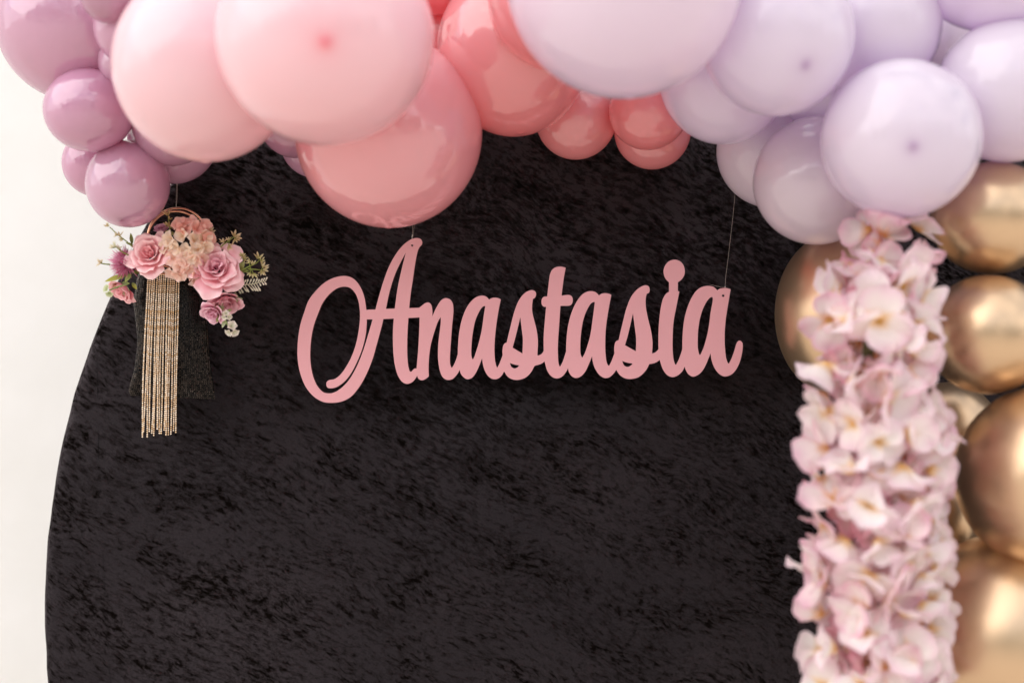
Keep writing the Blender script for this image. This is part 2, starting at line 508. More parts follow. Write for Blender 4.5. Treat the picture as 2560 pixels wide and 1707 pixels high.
# ------------------------------------------------------------------ round velvet backdrop
BC = at(2098, 1535, 0)
BR = 0.9975
def build_backdrop():
    root = empty('round_backdrop', (BC.x, 0.0, GZ))
    tag(root, 'large round panel covered in crushed black velvet', 'backdrop')
    NA, NR = 720, 110
    V, F = [], []
    def rad(a):
        return BR + 0.0006 * noise.noise(Vector((math.cos(a) * 9, math.sin(a) * 9, 2.2))) + 0.0007 * noise.noise(Vector((math.cos(a) * 30, math.sin(a) * 30, 5)))
    base = Vector((0, 0, BC.z - GZ))
    V.append(base + Vector((0, 0.0, 0)))
    for i in range(1, NR + 1):
        s = (i / NR) ** 0.75
        for j in range(NA):
            a = 2 * math.pi * j / NA
            r = rad(a) * s
            x, z = r * math.cos(a), r * math.sin(a)
            wx, wz = x + BC.x, z + BC.z
            y = 0.004 * noise.noise(Vector((wx * 4, wz * 4, 1))) + 0.0016 * noise.noise(Vector((wx * 13, wz * 17, 4)))
            # ripples where the stretched cover is pulled over the hoop
            edge = max(0.0, (s - 0.90) / 0.10)
            y += 0.0035 * edge * (1 - edge * 0.5) * noise.noise(Vector((s * 6, a * 34, 7)))
            if s > 0.985:
                q = (s - 0.985) / 0.015
                y += 0.014 * (1 - math.sqrt(max(0, 1 - q * q)))
            V.append(base + Vector((x, y, z)))
    for j in range(NA):
        F.append((0, 1 + (j + 1) % NA, 1 + j))
    for i in range(NR - 1):
        for j in range(NA):
            a0 = 1 + i * NA + j; a1 = 1 + i * NA + (j + 1) % NA
            F.append((a0, a1, a1 + NA, a0 + NA))
    b0 = len(V)
    last = 1 + (NR - 1) * NA
    for j in range(NA):
        v = V[last + j]; V.append(Vector((v.x, 0.03, v.z)))
    for j in range(NA):
        F.append((last + j, last + (j + 1) % NA, b0 + (j + 1) % NA, b0 + j))
    c = len(V); V.append(base + Vector((0, 0.03, 0)))
    for j in range(NA):
        F.append((c, b0 + j, b0 + (j + 1) % NA))
    cover = obj('velvet_cover', mesh('velvet_cover', V, F, M['velvet']), root)
    pts = [(241.5, 885), (243, 950), (245, 1064), (248, 1170), (251, 1274), (254, 1326), (257, 1400), (260, 1468), (265, 1550), (270, 1621), (276, 1740)]
    P = []
    for p in catmull(pts, closed=False, sub=8):
        w = at(p.x, p.y, 0)
        y = 0.004 * noise.noise(Vector((w.x * 4, w.z * 4, 1))) + 0.0016 * noise.noise(Vector((w.x * 13, w.z * 17, 4)))
        P.append(Vector((w.x - BC.x, y + 0.0001, w.z - GZ)))
    v, f = tube(P, 0.0005, 6)
    obj('seam', mesh('seam', v, f, M['velvet']), root)
    return root
build_backdrop()

# ------------------------------------------------------------------ balloons
def balloon_mesh(name, axis, mat, neck):
    """unit balloon, its thick tip looking along axis"""
    th = [0.0, .02, .04, .06, .08, .11, .14, .18, .23, .3]
    n = 40
    th += [0.3 + (math.pi - 0.3 - 0.001) * i / n for i in range(1, n + 1)]
    NS = 64
    rot = Vector(axis).normalized().to_track_quat('Z', 'Y').to_matrix()
    V, A, F = [], [], []
    prof = []
    for t in th:
        r, z = math.sin(t), math.cos(t)
        bump = (0.012 if neck else 0.0) * math.exp(-(t / 0.045) ** 2)
        r *= (1 + bump); z *= (1 + bump)
        if neck and t > 2.3:
            q = (t - 2.3) / (math.pi - 2.3)
            z -= 0.20 * q * q * q
        tip = 0.62 * math.exp(-(t / 0.075) ** 2) + 0.2 * math.exp(-(t / 0.2) ** 2)
        prof.append((r, z, min(1, tip) * (.3 if axis[2] < -.9 else 1) if neck else 0.0))
    if neck:
        prof += [(0.045, -1.24, .8), (0.05, -1.30, .8), (0.075, -1.33, .9), (0.06, -1.36, .9), (0.001, -1.355, .9)]
    for (r, z, tip) in prof:
        for s in range(NS):
            a = 2 * math.pi * s / NS
            V.append(rot @ Vector((r * math.cos(a), r * math.sin(a), z))); A.append(tip)
    for i in range(len(prof) - 1):
        for s in range(NS):
            s2 = (s + 1) % NS
            F.append((i * NS + s, (i + 1) * NS + s, (i + 1) * NS + s2, i * NS + s2))
    me = mesh(name, V, F, mat, True, attr=A)
    return me

G = {'mauve': 'mauve balloons at the left end', 'mauve_dark': 'mauve balloons at the left end', 'pink': 'pink balloons', 'rose': 'pink balloons',
     'coral': 'coral balloons', 'lilac': 'pale lilac balloons', 'lilac_gloss': 'pale lilac balloons', 'gold': 'gold balloons'}
BACK = (0.15, 0.85, 0.5)
DOWN = (0.0, 0.1, -1.0)
# material, centre x, y in the photograph, half width, half height, tip direction, nearest allowed depth start, label
BALLOONS = [
 ('mauve', 192, 59, 196, 196, BACK, 0.09, 'largest glossy mauve balloon, cut by the left edge above the white wall'),
 ('mauve', 312, 155, 65, 70, BACK, 0.05, 'mauve balloon peeking out between the largest mauve one and a light pink one'),
 ('mauve', 318, 69, 82, 92, BACK, 0.06, 'tall small mauve balloon at the top, left of a light pink balloon'),
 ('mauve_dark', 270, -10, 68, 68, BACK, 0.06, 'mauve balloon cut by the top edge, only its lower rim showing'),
 ('mauve', 433, 345, 112, 115, BACK, 0.0, 'rosy mauve balloon showing as a crescent above the bag thread'),
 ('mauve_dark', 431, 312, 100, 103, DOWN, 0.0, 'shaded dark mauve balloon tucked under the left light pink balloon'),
 ('mauve', 240, 408, 83, 84, BACK, 0.0, 'small mauve balloon mostly hidden behind the two lowest mauve ones'),
 ('mauve', 223, 276, 112, 104, BACK, 0.0, 'round glossy mauve balloon overhanging the white wall, middle of the left cluster'),
 ('mauve', 319.5, 460, 103.5, 109, (-.03, -.50, -.86), 0.0, 'lowest mauve balloon, just above the flowers of the handbag'),
 ('mauve', 790, 360, 88, 86, BACK, 0.0, 'mauve balloon showing as a small sliver left of the hanging rose pink balloon'),
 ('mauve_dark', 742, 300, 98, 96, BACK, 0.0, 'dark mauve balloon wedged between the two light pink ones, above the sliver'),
 ('coral', 1120, 95, 110, 110, BACK, 0.0, 'deep coral balloon glimpsed in the gap beside the biggest light pink balloon'),
 ('coral', 1284, 126, 192, 215, (.1, -.15, -1), 0.0, 'large coral balloon in shade, left of the big lilac balloon'),
 ('rose', 972, 332, 234, 238, (0.0, -.08, -1), 0.0, 'glossy rose pink balloon hanging lowest, above the capital letter of the sign'),
 ('coral', 1090, -115, 152, 152, BACK, 0.0, 'coral balloon cut by the top edge beside the biggest light pink balloon'),
 ('coral', 1400, -5, 181, 184, BACK, 0.0, 'coral balloon showing as a strip along the big lilac balloon'),
 ('coral', 1631, 328, 96, 96, BACK, 0.0, 'small coral balloon, lower one of the overlapping pair'),
 ('coral', 1621, 279, 99, 97, BACK, 0.0, 'small coral balloon, upper one of the overlapping pair'),
 ('coral', 1440, 298, 101.5, 101.5, BACK, 0.0, 'small round coral balloon hanging under the big lilac balloon'),
 ('pink', 513, 165, 229, 240, (0, 0.02, -1), 0.20, 'light pink balloon with pointed bottom, left of the biggest one'),
 ('pink', 813, 95, 272, 268, (.126, -.96, -.244), 0.30, 'biggest light pink balloon with a darker pink spot facing us'),
 ('lilac_gloss', 1935, 378, 143, 143, BACK, 0.0, 'shaded lilac balloon just behind the top of the right sign thread'),
 ('lilac', 2350, 70, 95, 95, BACK, 0.0, 'violet shaded lilac balloon deep in the gap near the top right corner'),
 ('lilac_gloss', 1560, -50, 295, 295, (.05, 0.0, -1), 0.22, 'biggest lilac balloon, cut by the top edge above three small coral ones'),
 ('lilac', 2085, 225, 125, 125, BACK, 0.10, 'shaded lilac balloon deep between the two lilac ones with dark spots'),
 ('lilac_gloss', 2043, 452, 160, 160, BACK, 0.0, 'lowest lilac balloon, above the gold balloon behind the flower garland'),
 ('lilac', 1810, 190, 162, 171, BACK, 0.0, 'lilac balloon right of the biggest lilac one, overlapping the coral pair'),
 ('lilac', 2182, 62, 168, 178, BACK, 0.15, 'shaded lilac balloon behind and between the two lilac ones with dark spots'),
 ('lilac', 2475, -112, 190, 188, BACK, 0.25, 'lilac balloon cut off at the top right corner'),
 ('lilac', 2522, 228, 180, 178, BACK, 0.25, 'lilac balloon cut by the right edge above the gold ones'),
 ('lilac', 1943, 92, 191, 197, (.2, -.83, -.52), 0.30, 'upper front lilac balloon with a dark purple spot facing us'),
 ('lilac', 2252, 348, 197, 198, (-.117, -.966, -.228), 0.30, 'lower front lilac balloon with a faint spot, above the flower garland'),
 ('gold', 2092, 785, 152, 205, BACK, 0.0, 'gold balloon on the velvet side, half hidden behind the flower garland'),
 ('gold', 2372, 1085, 125, 130, BACK, 0.0, 'dark shaded gold balloon deep between garland and the largest gold one'),
 ('gold', 2320, 1290, 125, 125, BACK, 0.0, 'shaded gold balloon behind the lower part of the flower garland'),
 ('gold', 2482, 545, 152, 140, BACK, 0.22, 'topmost gold balloon at the right edge under the lilac ones'),
 ('gold', 2470, 836, 151, 149, BACK, 0.24, 'gold balloon second from the top along the right edge'),
 ('gold', 2522, 1592, 262, 256, BACK, 0.22, 'gold balloon in the bottom right corner'),
 ('gold', 2622, 1192, 229, 229, BACK, 0.26, 'largest gold balloon at the right edge, above the corner one'),
]
placed = []
BAL_Y = []
for idx, (kind, px, py, rx, rz, axis, start, label) in enumerate(BALLOONS):
    y = -start
    while True:
        k = MM * (D + y) / D
        r = (rx + rz) / 2 * k
        c = at(px, py, y)
        ok = y <= -(r * 0.93 + 0.004)
        if ok:
            for (c2, r2) in placed:
                if (c - c2).length < 0.86 * (r + r2) and abs(c.y - c2.y) < 0.62 * (r + r2) * 0.9:
                    ok = False; break
        if ok or y < -0.62: break
        y -= 0.004
    placed.append((c, r)); BAL_Y.append(y)
    has_neck = tuple(axis) != BACK
    me = balloon_mesh('balloon', axis, M[kind], has_neck)
    o = obj('balloon', me)
    o.location = c
    o.scale = (rx * k, r, rz * k)
    tag(o, label, 'balloon', G[kind])
print('BALLOON DEPTHS', [round(v, 3) for v in BAL_Y])

# ------------------------------------------------------------------ hanging name sign
Z1 = (730, 580, 6.5333); Z2 = (730, 780, 6.5333); Z3 = (1020, 720, 6.5333); Z4 = (1230, 650, 5.0588); Z5 = (1510, 640, 4.9)
def zz(z, pts):
    return [((p[0] / z[2] + z[0], p[1] / z[2] + z[1]) + ((1,) if len(p) > 2 else ())) for p in pts]
outer = (
 zz(Z1, [(2050,104),(2100,118),(2128,160),(2120,210),(2090,240,1),(2060,300),(2020,480),(1975,780),(1940,1010),(1916,1245,1),(2080,1240,1),(2120,1210),(2180,1165),(2230,1153),(2275,1190),(2293,1270),(2294,1385,1)]) +
 zz(Z3, [(470,320),(540,210),(590,175),(632,168),(690,190),(730,250),(743,350),(738,450),(720,620),(700,900),(686,1130),(692,1250),(717,1300),(750,1260),(790,1170),(818,1080,1),(822,960),(840,740),(890,500),(970,310),(1060,195),(1140,142),(1220,127),(1280,145),(1326,193,1),(1370,168),(1430,160),(1480,170),(1515,187,1),(1480,360),(1440,620),(1415,880),(1413,1060),(1425,1200),(1458,1298),(1490,1250),(1530,1150),(1550,1095,1),(1547,1020),(1562,935),(1590,900)]) +
 zz(Z4, [(188,1046,1),(230,870),(290,640),(350,500),(430,410),(510,383),(550,405),(555,450),(535,483),(518,490,1),(508,560),(508,650),(530,750),(560,870),(577,980),(580,1080),(572,1208,1),(610,1200),(640,1175),(656,1150,1),(657,950),(670,780),(687,590,1),(655,588),(632,560),(632,500),(655,468),(700,463,1),(715,340),(735,190),(760,130),(800,98),(855,87),(900,92),(930,101,1),(905,240),(878,452,1),(985,446),(1015,475),(1018,530),(1000,565),(975,575),(864,578,1),(850,800),(833,1050),(833,1200),(842,1310),(859,1348),(890,1300),(925,1200),(939,1155,1),(943,1020),(960,860),(1000,690),(1060,550),(1130,450),(1200,405),(1260,396),(1310,410),(1352,450,1),(1390,428),(1440,422),(1480,430),(1507,442,1),(1470,640),(1440,850),(1430,1050),(1437,1220),(1455,1310),(1477,1338),(1505,1295),(1535,1220),(1550,1180,1),(1547,1110),(1560,1045),(1580,1020)]) +
 zz(Z5, [(180,1032,1),(225,840),(280,630),(340,490),(420,400),(500,362),(540,370),(557,410),(548,450),(520,462,1),(508,530),(510,620),(535,760),(570,900),(590,1030),(592,1100),(585,1194,1),(625,1183),(668,1143,1),(668,950),(680,760),(705,590),(730,510),(765,460),(797,440,1),(797,322,1),(760,285),(735,230),(732,170),(755,110),(800,65),(860,48),(920,62),(965,105),(985,165),(983,225),(950,285),(902,322,1),(902,432,1),(920,436,1),(880,640),(850,800),(838,1000),(840,1180),(855,1290),(877,1332),(910,1280),(945,1190),(960,1140,1),(962,1000),(980,800),(1020,640),(1080,500),(1150,410),(1220,375),(1300,370),(1345,385),(1385,422,1),(1425,400),(1480,394),(1520,400),(1547,410,1),(1515,600),(1485,800),(1474,1000),(1480,1150),(1498,1270),(1524,1318),(1555,1270),(1590,1180),(1620,1080),(1640,1045),(1665,1038),(1690,1060),(1695,1110),(1685,1200),(1650,1320),(1590,1420),(1530,1462),(1465,1470),(1410,1440),(1355,1370),(1320,1280),(1303,1183,1),(1270,1270),(1215,1385),(1160,1445),(1090,1474),(1040,1450),(1005,1400),(988,1348,1),(955,1410),(900,1460),(835,1480),(775,1455),(725,1390),(695,1310),(684,1267,1),(640,1298),(590,1315),(553,1320,1),(510,1400),(430,1475),(350,1500),(270,1498),(200,1460),(150,1390,1)]) +
 zz(Z4, [(1530,1440),(1480,1480),(1425,1488),(1365,1455),(1310,1380),(1280,1300),(1266,1207,1),(1230,1300),(1170,1420),(1110,1475),(1055,1487),(1010,1465),(975,1415),(963,1361,1),(930,1420),(880,1475),(810,1493),(750,1465),(700,1395),(675,1310),(667,1277,1),(620,1310),(538,1335,1),(490,1420),(420,1485),(330,1512),(260,1505),(200,1470),(154,1403,1)]) +
 zz(Z3, [(1530,1425),(1470,1475),(1400,1484),(1330,1450),(1270,1370),(1230,1250),(1213,1135,1),(1170,1250),(1110,1380),(1040,1465),(965,1484),(900,1440),(865,1390),(848,1328,1),(800,1410),(730,1480),(640,1495),(575,1455),(530,1360),(505,1230),(495,1100),(500,920),(520,740),(540,570),(541,465,1),(490,550),(430,720),(375,920),(345,1130),(337,1280),(340,1440,1),(290,1480),(230,1502),(180,1480),(152,1425,1)]) +
 zz(Z2, [(2010,1095),(1950,1150),(1870,1168),(1800,1130),(1735,1030),(1690,880),(1665,700),(1655,480),(1658,250),(1670,105,1),(1495,112,1),(1470,220),(1400,480),(1310,790),(1200,1050),(1080,1250),(950,1390),(800,1460),(620,1477),(510,1460),(370,1380),(240,1230),(150,1020),(105,800),(97,600),(115,380),(150,190),(210,0)]) +
 zz(Z1, [(280,1120),(400,960),(520,845),(640,772),(760,732),(870,722),(970,745),(1060,815),(1140,940),(1190,1090),(1218,1278,1),(1240,1272),(1370,1268,1),(1420,1080),(1500,810),(1590,570),(1700,370),(1800,240),(1900,155),(1990,110)]))
def circ(z, cx, cy, r, n=14):
    return zz(z, [(cx + r * math.cos(2 * math.pi * i / n), cy + r * math.sin(2 * math.pi * i / n)) for i in range(n)])
holes = [
 zz(Z1, [(1535,1258,1),(1600,960),(1690,680),(1790,470),(1870,325,1),(1830,480),(1780,690),(1730,930),(1685,1252,1)]),
 zz(Z2, [(1903,96,1),(2090,85,1),(2085,280),(2068,600),(2040,930,1),(2015,920),(1985,940),(1960,970),(1930,970),(1905,900),(1890,780),(1883,600),(1888,350)]),
 zz(Z2, [(1225,118,1),(1325,118,1),(1260,340),(1170,630),(1060,900),(930,1120),(800,1250),(700,1310),(620,1328),(520,1310),(420,1210),(350,1050),(310,850),(302,650),(320,420),(360,220),(440,0)]) +
 zz(Z1, [(510,1150),(620,1010),(750,915),(860,890),(960,915),(1040,1000),(1090,1120),(1115,1280),(1118,1400)]) +
 zz(Z2, [(1105,240),(1070,450),(1000,680),(900,880),(790,1030),(700,1095),(620,1110),(580,1135),(568,1180),(585,1225),(620,1240),(720,1225),(840,1150),(960,1010),(1080,780),(1160,570),(1210,350),(1222,200)]),
 zz(Z3, [(1267,298,1),(1245,293),(1205,320),(1150,410),(1100,530),(1060,720),(1040,900),(1035,1080),(1045,1140),(1061,1165),(1085,1130),(1120,1030),(1165,880),(1210,680),(1245,430)]),
 zz(Z4, [(360,712,1),(380,880),(393,1000),(388,1183,1),(330,1150),(260,1107,1),(300,960)]),
 zz(Z4, [(225,1297,1),(290,1320),(350,1328,1),(320,1360),(280,1370),(245,1350)]),
 zz(Z4, [(1303,533,1),(1285,530),(1250,550),(1200,630),(1155,750),(1125,920),(1115,1100),(1122,1200),(1141,1232),(1165,1200),(1200,1110),(1245,950),(1275,750)]),
 zz(Z5, [(355,692,1),(375,850),(395,1020),(391,1168,1),(330,1135),(255,1092,1),(295,950)]),
 zz(Z5, [(220,1281,1),(290,1305),(353,1313,1),(325,1345),(285,1357),(245,1340)]),
 zz(Z5, [(1333,515),(1325,503),(1300,508),(1260,550),(1200,670),(1160,830),(1145,1020),(1150,1150),(1172,1214),(1200,1170),(1240,1060),(1280,890),(1305,700)]),
 circ(Z1, 1967, 222, 19), circ(Z5, 1458, 486, 17)]

SIGN_YAW = math.radians(3.0)          # the board hangs slightly turned, its right end nearer
SIGN_C = Vector((0.012, SIGN_Y, 0.03))
SX = Vector((math.cos(SIGN_YAW), -math.sin(SIGN_YAW), 0)); SN = Vector((-math.sin(SIGN_YAW), -math.cos(SIGN_YAW), 0))
def on_sign(px, py, lift=0.0):
    d = at(px, py, 0) - cam.location
    c0 = SIGN_C + SN * lift
    t = (c0 - cam.location).dot(SN) / d.dot(SN)
    return cam.location + d * t
def build_sign():
    T = 0.0046
    rootm = Matrix.Translation(SIGN_C) @ Matrix(((SX.x, 0, -SN.x, 0), (SX.y, 0, -SN.y, 0), (0, 1, 0, 0), (0, 0, 0, 1)))
    rootm = Matrix(((SX.x, 0, SN.x, SIGN_C.x), (SX.y, 0, SN.y, SIGN_C.y), (0, 1, 0, SIGN_C.z), (0, 0, 0, 1)))
    inv = rootm.inverted()
    cu = bpy.data.curves.new('name_sign', 'CURVE')
    cu.dimensions = '2D'
    cu.fill_mode = 'BOTH'
    for pts in [outer] + holes:
        P = [inv @ on_sign(p.x, p.y) for p in catmull(pts, True, 5)]
        Q = [P[0]]
        for p in P[1:]:
            if (p - Q[-1]).length > 0.00012: Q.append(p)
        sp = cu.splines.new('POLY')
        sp.points.add(len(Q) - 1)
        for i, p in enumerate(Q): sp.points[i].co = (p.x, p.y, 0, 1)
        sp.use_cyclic_u = True
    cu.extrude = T / 2
    cu.bevel_depth = 0.00025
    cu.bevel_resolution = 1
    tmp = bpy.data.objects.new('tmp', cu)
    COL.objects.link(tmp)
    dg = bpy.context.evaluated_depsgraph_get()
    me = bpy.data.meshes.new_from_object(tmp.evaluated_get(dg))
    bpy.data.objects.remove(tmp)
    me.name = 'name_sign'
    me.materials.clear()
    me.materials.append(M['sign']); me.materials.append(M['sign_edge'])
    for p in me.polygons:
        p.material_index = 0 if p.normal.z > 0.5 else 1
        p.use_smooth = False
    o = obj('name_sign', me)
    o.matrix_world = rootm
    tag(o, 'satin pink cursive name sign cut from board, hanging before the velvet', 'sign')
    bpy.context.view_layer.update()
    # nylon threads
    def th(px_pts, lift=0.001, r=0.00017):
        P = [inv @ on_sign(a, b, lift) for a, b in px_pts]
        v, f = tube(P, r, 5)
        c = obj('hanging_thread', mesh('hanging_thread', v, f, M['thread']), o)
        return c
    th([(1031.0, 614), (1030.2, 600), (1030.6, 592), (1031.4, 575), (1033, 540), (1035, 500)])
    th([(1031.4, 598), (1034.2, 580), (1036.0, 560)], 0.0005, 0.00012)
    th([(1807.5, 739), (1811, 722), (1812.7, 716.5), (1814.5, 690), (1821, 640), (1832, 545), (1839, 468), (1845, 410)])
    th([(1774.3, 711), (1785, 714), (1798, 716.6), (1812.7, 717.5)])
    mb = Mb()
    for (a, b, r) in [(1031, 589, .0011), (1030.2, 593, .0010), (1030.4, 597, .0009), (1812.9, 717, .0011)]:
        c = inv @ on_sign(a, b, 0.001)
        v, f = tube([c + Vector((0, r, 0)), c + Vector((0, r * .4, 0)), c - Vector((0, r * .4, 0)), c - Vector((0, r, 0))], [r * .3, r * .75, r * .75, r * .3], 6)
        mb.add(v, f)
    obj('thread_knot', mb.mesh('thread_knot', M['thread']), o)
build_sign()

# ------------------------------------------------------------------ handbag of black metal mesh with a crystal fringe
BAG_Y = -0.045
def build_bag():
    base = at(430, 990, BAG_Y)
    root = empty('handbag', base)
    tag(root, 'black metal mesh evening handbag with gold rings and long crystal fringe', 'handbag')
    rows = [(672, 352, 500), (700, 342, 512), (757, 334, 516), (800, 339, 518.5), (836, 343, 521), (865, 343.5, 522.5), (924, 336, 528), (962, 325, 535), (980, 321.5, 537.5), (991, 327, 538.5)]
    def edge(t):
        y = 672 + t * (991 - 672)
        for a, b in zip(rows, rows[1:]):
            if y <= b[0] + 1e-6:
                q = (y - a[0]) / (b[0] - a[0])
                return y, a[1] + q * (b[1] - a[1]), a[2] + q * (b[2] - a[2])
        return rows[-1]
    def surf(s, t, side=1):
        y, l, r = edge(t)
        skew = (s - .25) * 9 * t ** 4
        px = l + (r - l) * s
        py = y + skew
        # left flank turns away along a fold, the corners are pinched
        e = max(0.0, 1 - (2 * s - 1) ** 2) ** 0.5
        pinch = 1 - 0.85 * t ** 7
        bul = 0.022 * e * pinch * (0.75 + 0.25 * math.sin(t * 3.1))
        crease = 0.004 * math.exp(-((s - 0.19 - 0.05 * math.sin(t * 5)) / 0.05) ** 2) * pinch
        wob = 0.0035 * noise.noise(Vector((s * 3.2, t * 5, 3))) * e
        yy = BAG_Y - side * (bul + (wob if side > 0 else 0)) + (crease if side > 0 else 0)
        return at(px, py, yy) - base
    NSs, NT = 40, 64
    mb = Mb()
    for side in (1, -1):
        V = [surf(i / NSs, j / NT, side) for j in range(NT + 1) for i in range(NSs + 1)]
        F = []
        for j in range(NT):
            for i in range(NSs):
                q = (j * (NSs + 1) + i, j * (NSs + 1) + i + 1, (j + 1) * (NSs + 1) + i + 1, (j + 1) * (NSs + 1) + i)
                F.append(q if side < 0 else tuple(reversed(q)))
        mb.add(V, F)
    body = obj('pouch', mb.mesh('pouch', M['lining']), root)
    # little metal squares of the mesh
    tl = Mb()
    NC, NRW = 41, 66
    for j in range(NRW):
        for i in range(NC):
            s0, s1 = (i + .08) / NC, (i + .92) / NC
            t0, t1 = (j + .08) / NRW, (j + .92) / NRW
            a, b, c, d = surf(s0, t0), surf(s1, t0), surf(s1, t1), surf(s0, t1)
            n = (b - a).cross(d - a).normalized()
            if n.y > 0: n = -n
            jit = Vector((R.gauss(0, .09), 0, R.gauss(0, .09)))
            m = (a + b + c + d) / 4
            up = n * 0.0009
            q = [m + (p - m) * .55 + up + jit * 0.0002 for p in (a, b, c, d)]
            q = [p + n * ((p - m).dot(jit) * 0.5) for p in q]
            o0 = n * 0.0002
            tl.add([a + o0, b + o0, c + o0, d + o0] + q, [(4, 7, 6, 5), (0, 4, 5, 1), (1, 5, 6, 2), (2, 6, 7, 3), (3, 7, 4, 0)])
    tag(obj('metal_mesh', tl.mesh('metal_mesh', M['tile'], False), body), kind='stuff')
    # ring handles
    for (cx, cy, r, yo, tilt, rr) in [(443, 594, 74, -0.052, 0.10, .0014), (441, 600, 71, -0.066, -0.10, .0014)]:
        c = at(cx, cy, yo) - base
        k = MM * (D + yo) / D * r
        P = []
        for i in range(72):
            a = 2 * math.pi * i / 72
            P.append(c + Vector((math.cos(a) * k, math.sin(a) * k * math.sin(tilt) , math.sin(a) * k)))
        v, f = tube(P, rr, 10, closed=True)
        obj('ring_handle', mesh('ring_handle', v, f, M['ring']), root)
    # thread
    for dx in (0.0, 2.0):
        P = [at(440 + dx * .2, 519, -0.056) - base, at(440.4 + dx, 500, -0.056) - base, at(442 + dx, 450, -0.056) - base, at(443 + dx * .5, 405, -0.056) - base, at(443.5, 370, -0.05) - base]
        v, f = tube(P, 0.00019, 5)
        obj('hanging_thread', mesh('hanging_thread', v, f, M['thread']), root)
    # crystal fringe
    NSTR = 15
    gem = []
    for q in range(8):
        a = 2 * math.pi * q / 8
        gem.append(Vector((math.cos(a), -0.15, math.sin(a))))
    top = [Vector((math.cos(2 * math.pi * q / 4 + .4) * .5, -0.75, math.sin(2 * math.pi * q / 4 + .4) * .5)) for q in range(4)]
    GV = gem + top + [Vector((math.cos(2 * math.pi * q / 4) * .7, 0.5, math.sin(2 * math.pi * q / 4) * .7)) for q in range(4)]
    GF = [(8, 9, 10, 11)]
    for q in range(4):
        n0, n1, n2 = (2 * q) % 8, (2 * q + 1) % 8, (2 * q + 2) % 8
        GF += [(n0, n1, 8 + q), (n1, n2, 8 + (q + 1) % 4), (n1, 8 + (q + 1) % 4, 8 + q)]
        GF += [(n1, n0, 12 + q), (n2, n1, 12 + (q + 1) % 4), (n1, 12 + q, 12 + (q + 1) % 4)]
    GF.append((15, 14, 13, 12))
    for sidx in range(NSTR):
        u = (sidx + .5 + (.16 if sidx in (4, 5, 9, 10) else -.1 if sidx in (3, 8, 12) else 0)) / NSTR
        xt, xb = 368 + u * 82, 352 + u * 90
        ph = R.uniform(0, 6); amp = R.uniform(.8, 3.0)
        drop = 1083 + R.uniform(-8, 10)
        yo = -0.072 - 0.003 * math.sin(u * math.pi) + R.uniform(-.002, .002)
        beads, P = Mb(), []
        y = 684.0 + R.uniform(0, 5.3); pitch = 5.35 * R.uniform(.975, 1.03)
        while y < drop:
            t = (y - 686) / 400
            bend = -5 * math.sin(math.pi * t) * (1 - u) * .4
            px = xt + (xb - xt) * t + amp * math.sin(t * 5 + ph) * t + bend
            yy = yo + 0.010 * t * t
            c = at(px, y, yy) - base
            s = 0.00105 * R.uniform(.93, 1.05)
            rot = Matrix.Rotation(R.gauss(0, .28), 4, 'Z') @ Matrix.Rotation(R.gauss(0, .28), 4, 'X') @ Matrix.Rotation(R.uniform(0, 1), 4, 'Y')
            beads.add(GV, GF, Matrix.Translation(c) @ rot @ Matrix.Scale(s, 4))
            P.append(c + Vector((0, 0.0006, 0)))
            y += pitch
        v, f = tube(P, 0.00045, 6)
        st = obj('fringe_strand', mesh('fringe_strand', v, f, M['chain']), root)
        tag(obj('crystals', beads.mesh('crystals', M['crystal'], False), st), kind='stuff')
    bar = [at(362, 686, -0.071) - base, at(455, 685, -0.071) - base]
    v, f = tube(bar, 0.0018, 8)
    obj('fringe_bar', mesh('fringe_bar', v, f, M['chain']), root)
build_bag()

# ------------------------------------------------------------------ silk flowers on the handbag
def petal_grid(fn, nu=8, nv=8, colfn=None):
    V, F, C = [], [], []
    for j in range(nv + 1):
        for i in range(nu + 1):
            u, v = -1 + 2 * i / nu, j / nv
            V.append(fn(u, v))
            C.append(colfn(u, v) if colfn else (1, 1, 1, 1))
    for j in range(nv):
        for i in range(nu):
            a = j * (nu + 1) + i
            F.append((a, a + 1, a + nu + 2, a + nu + 1))
    return V, F, C

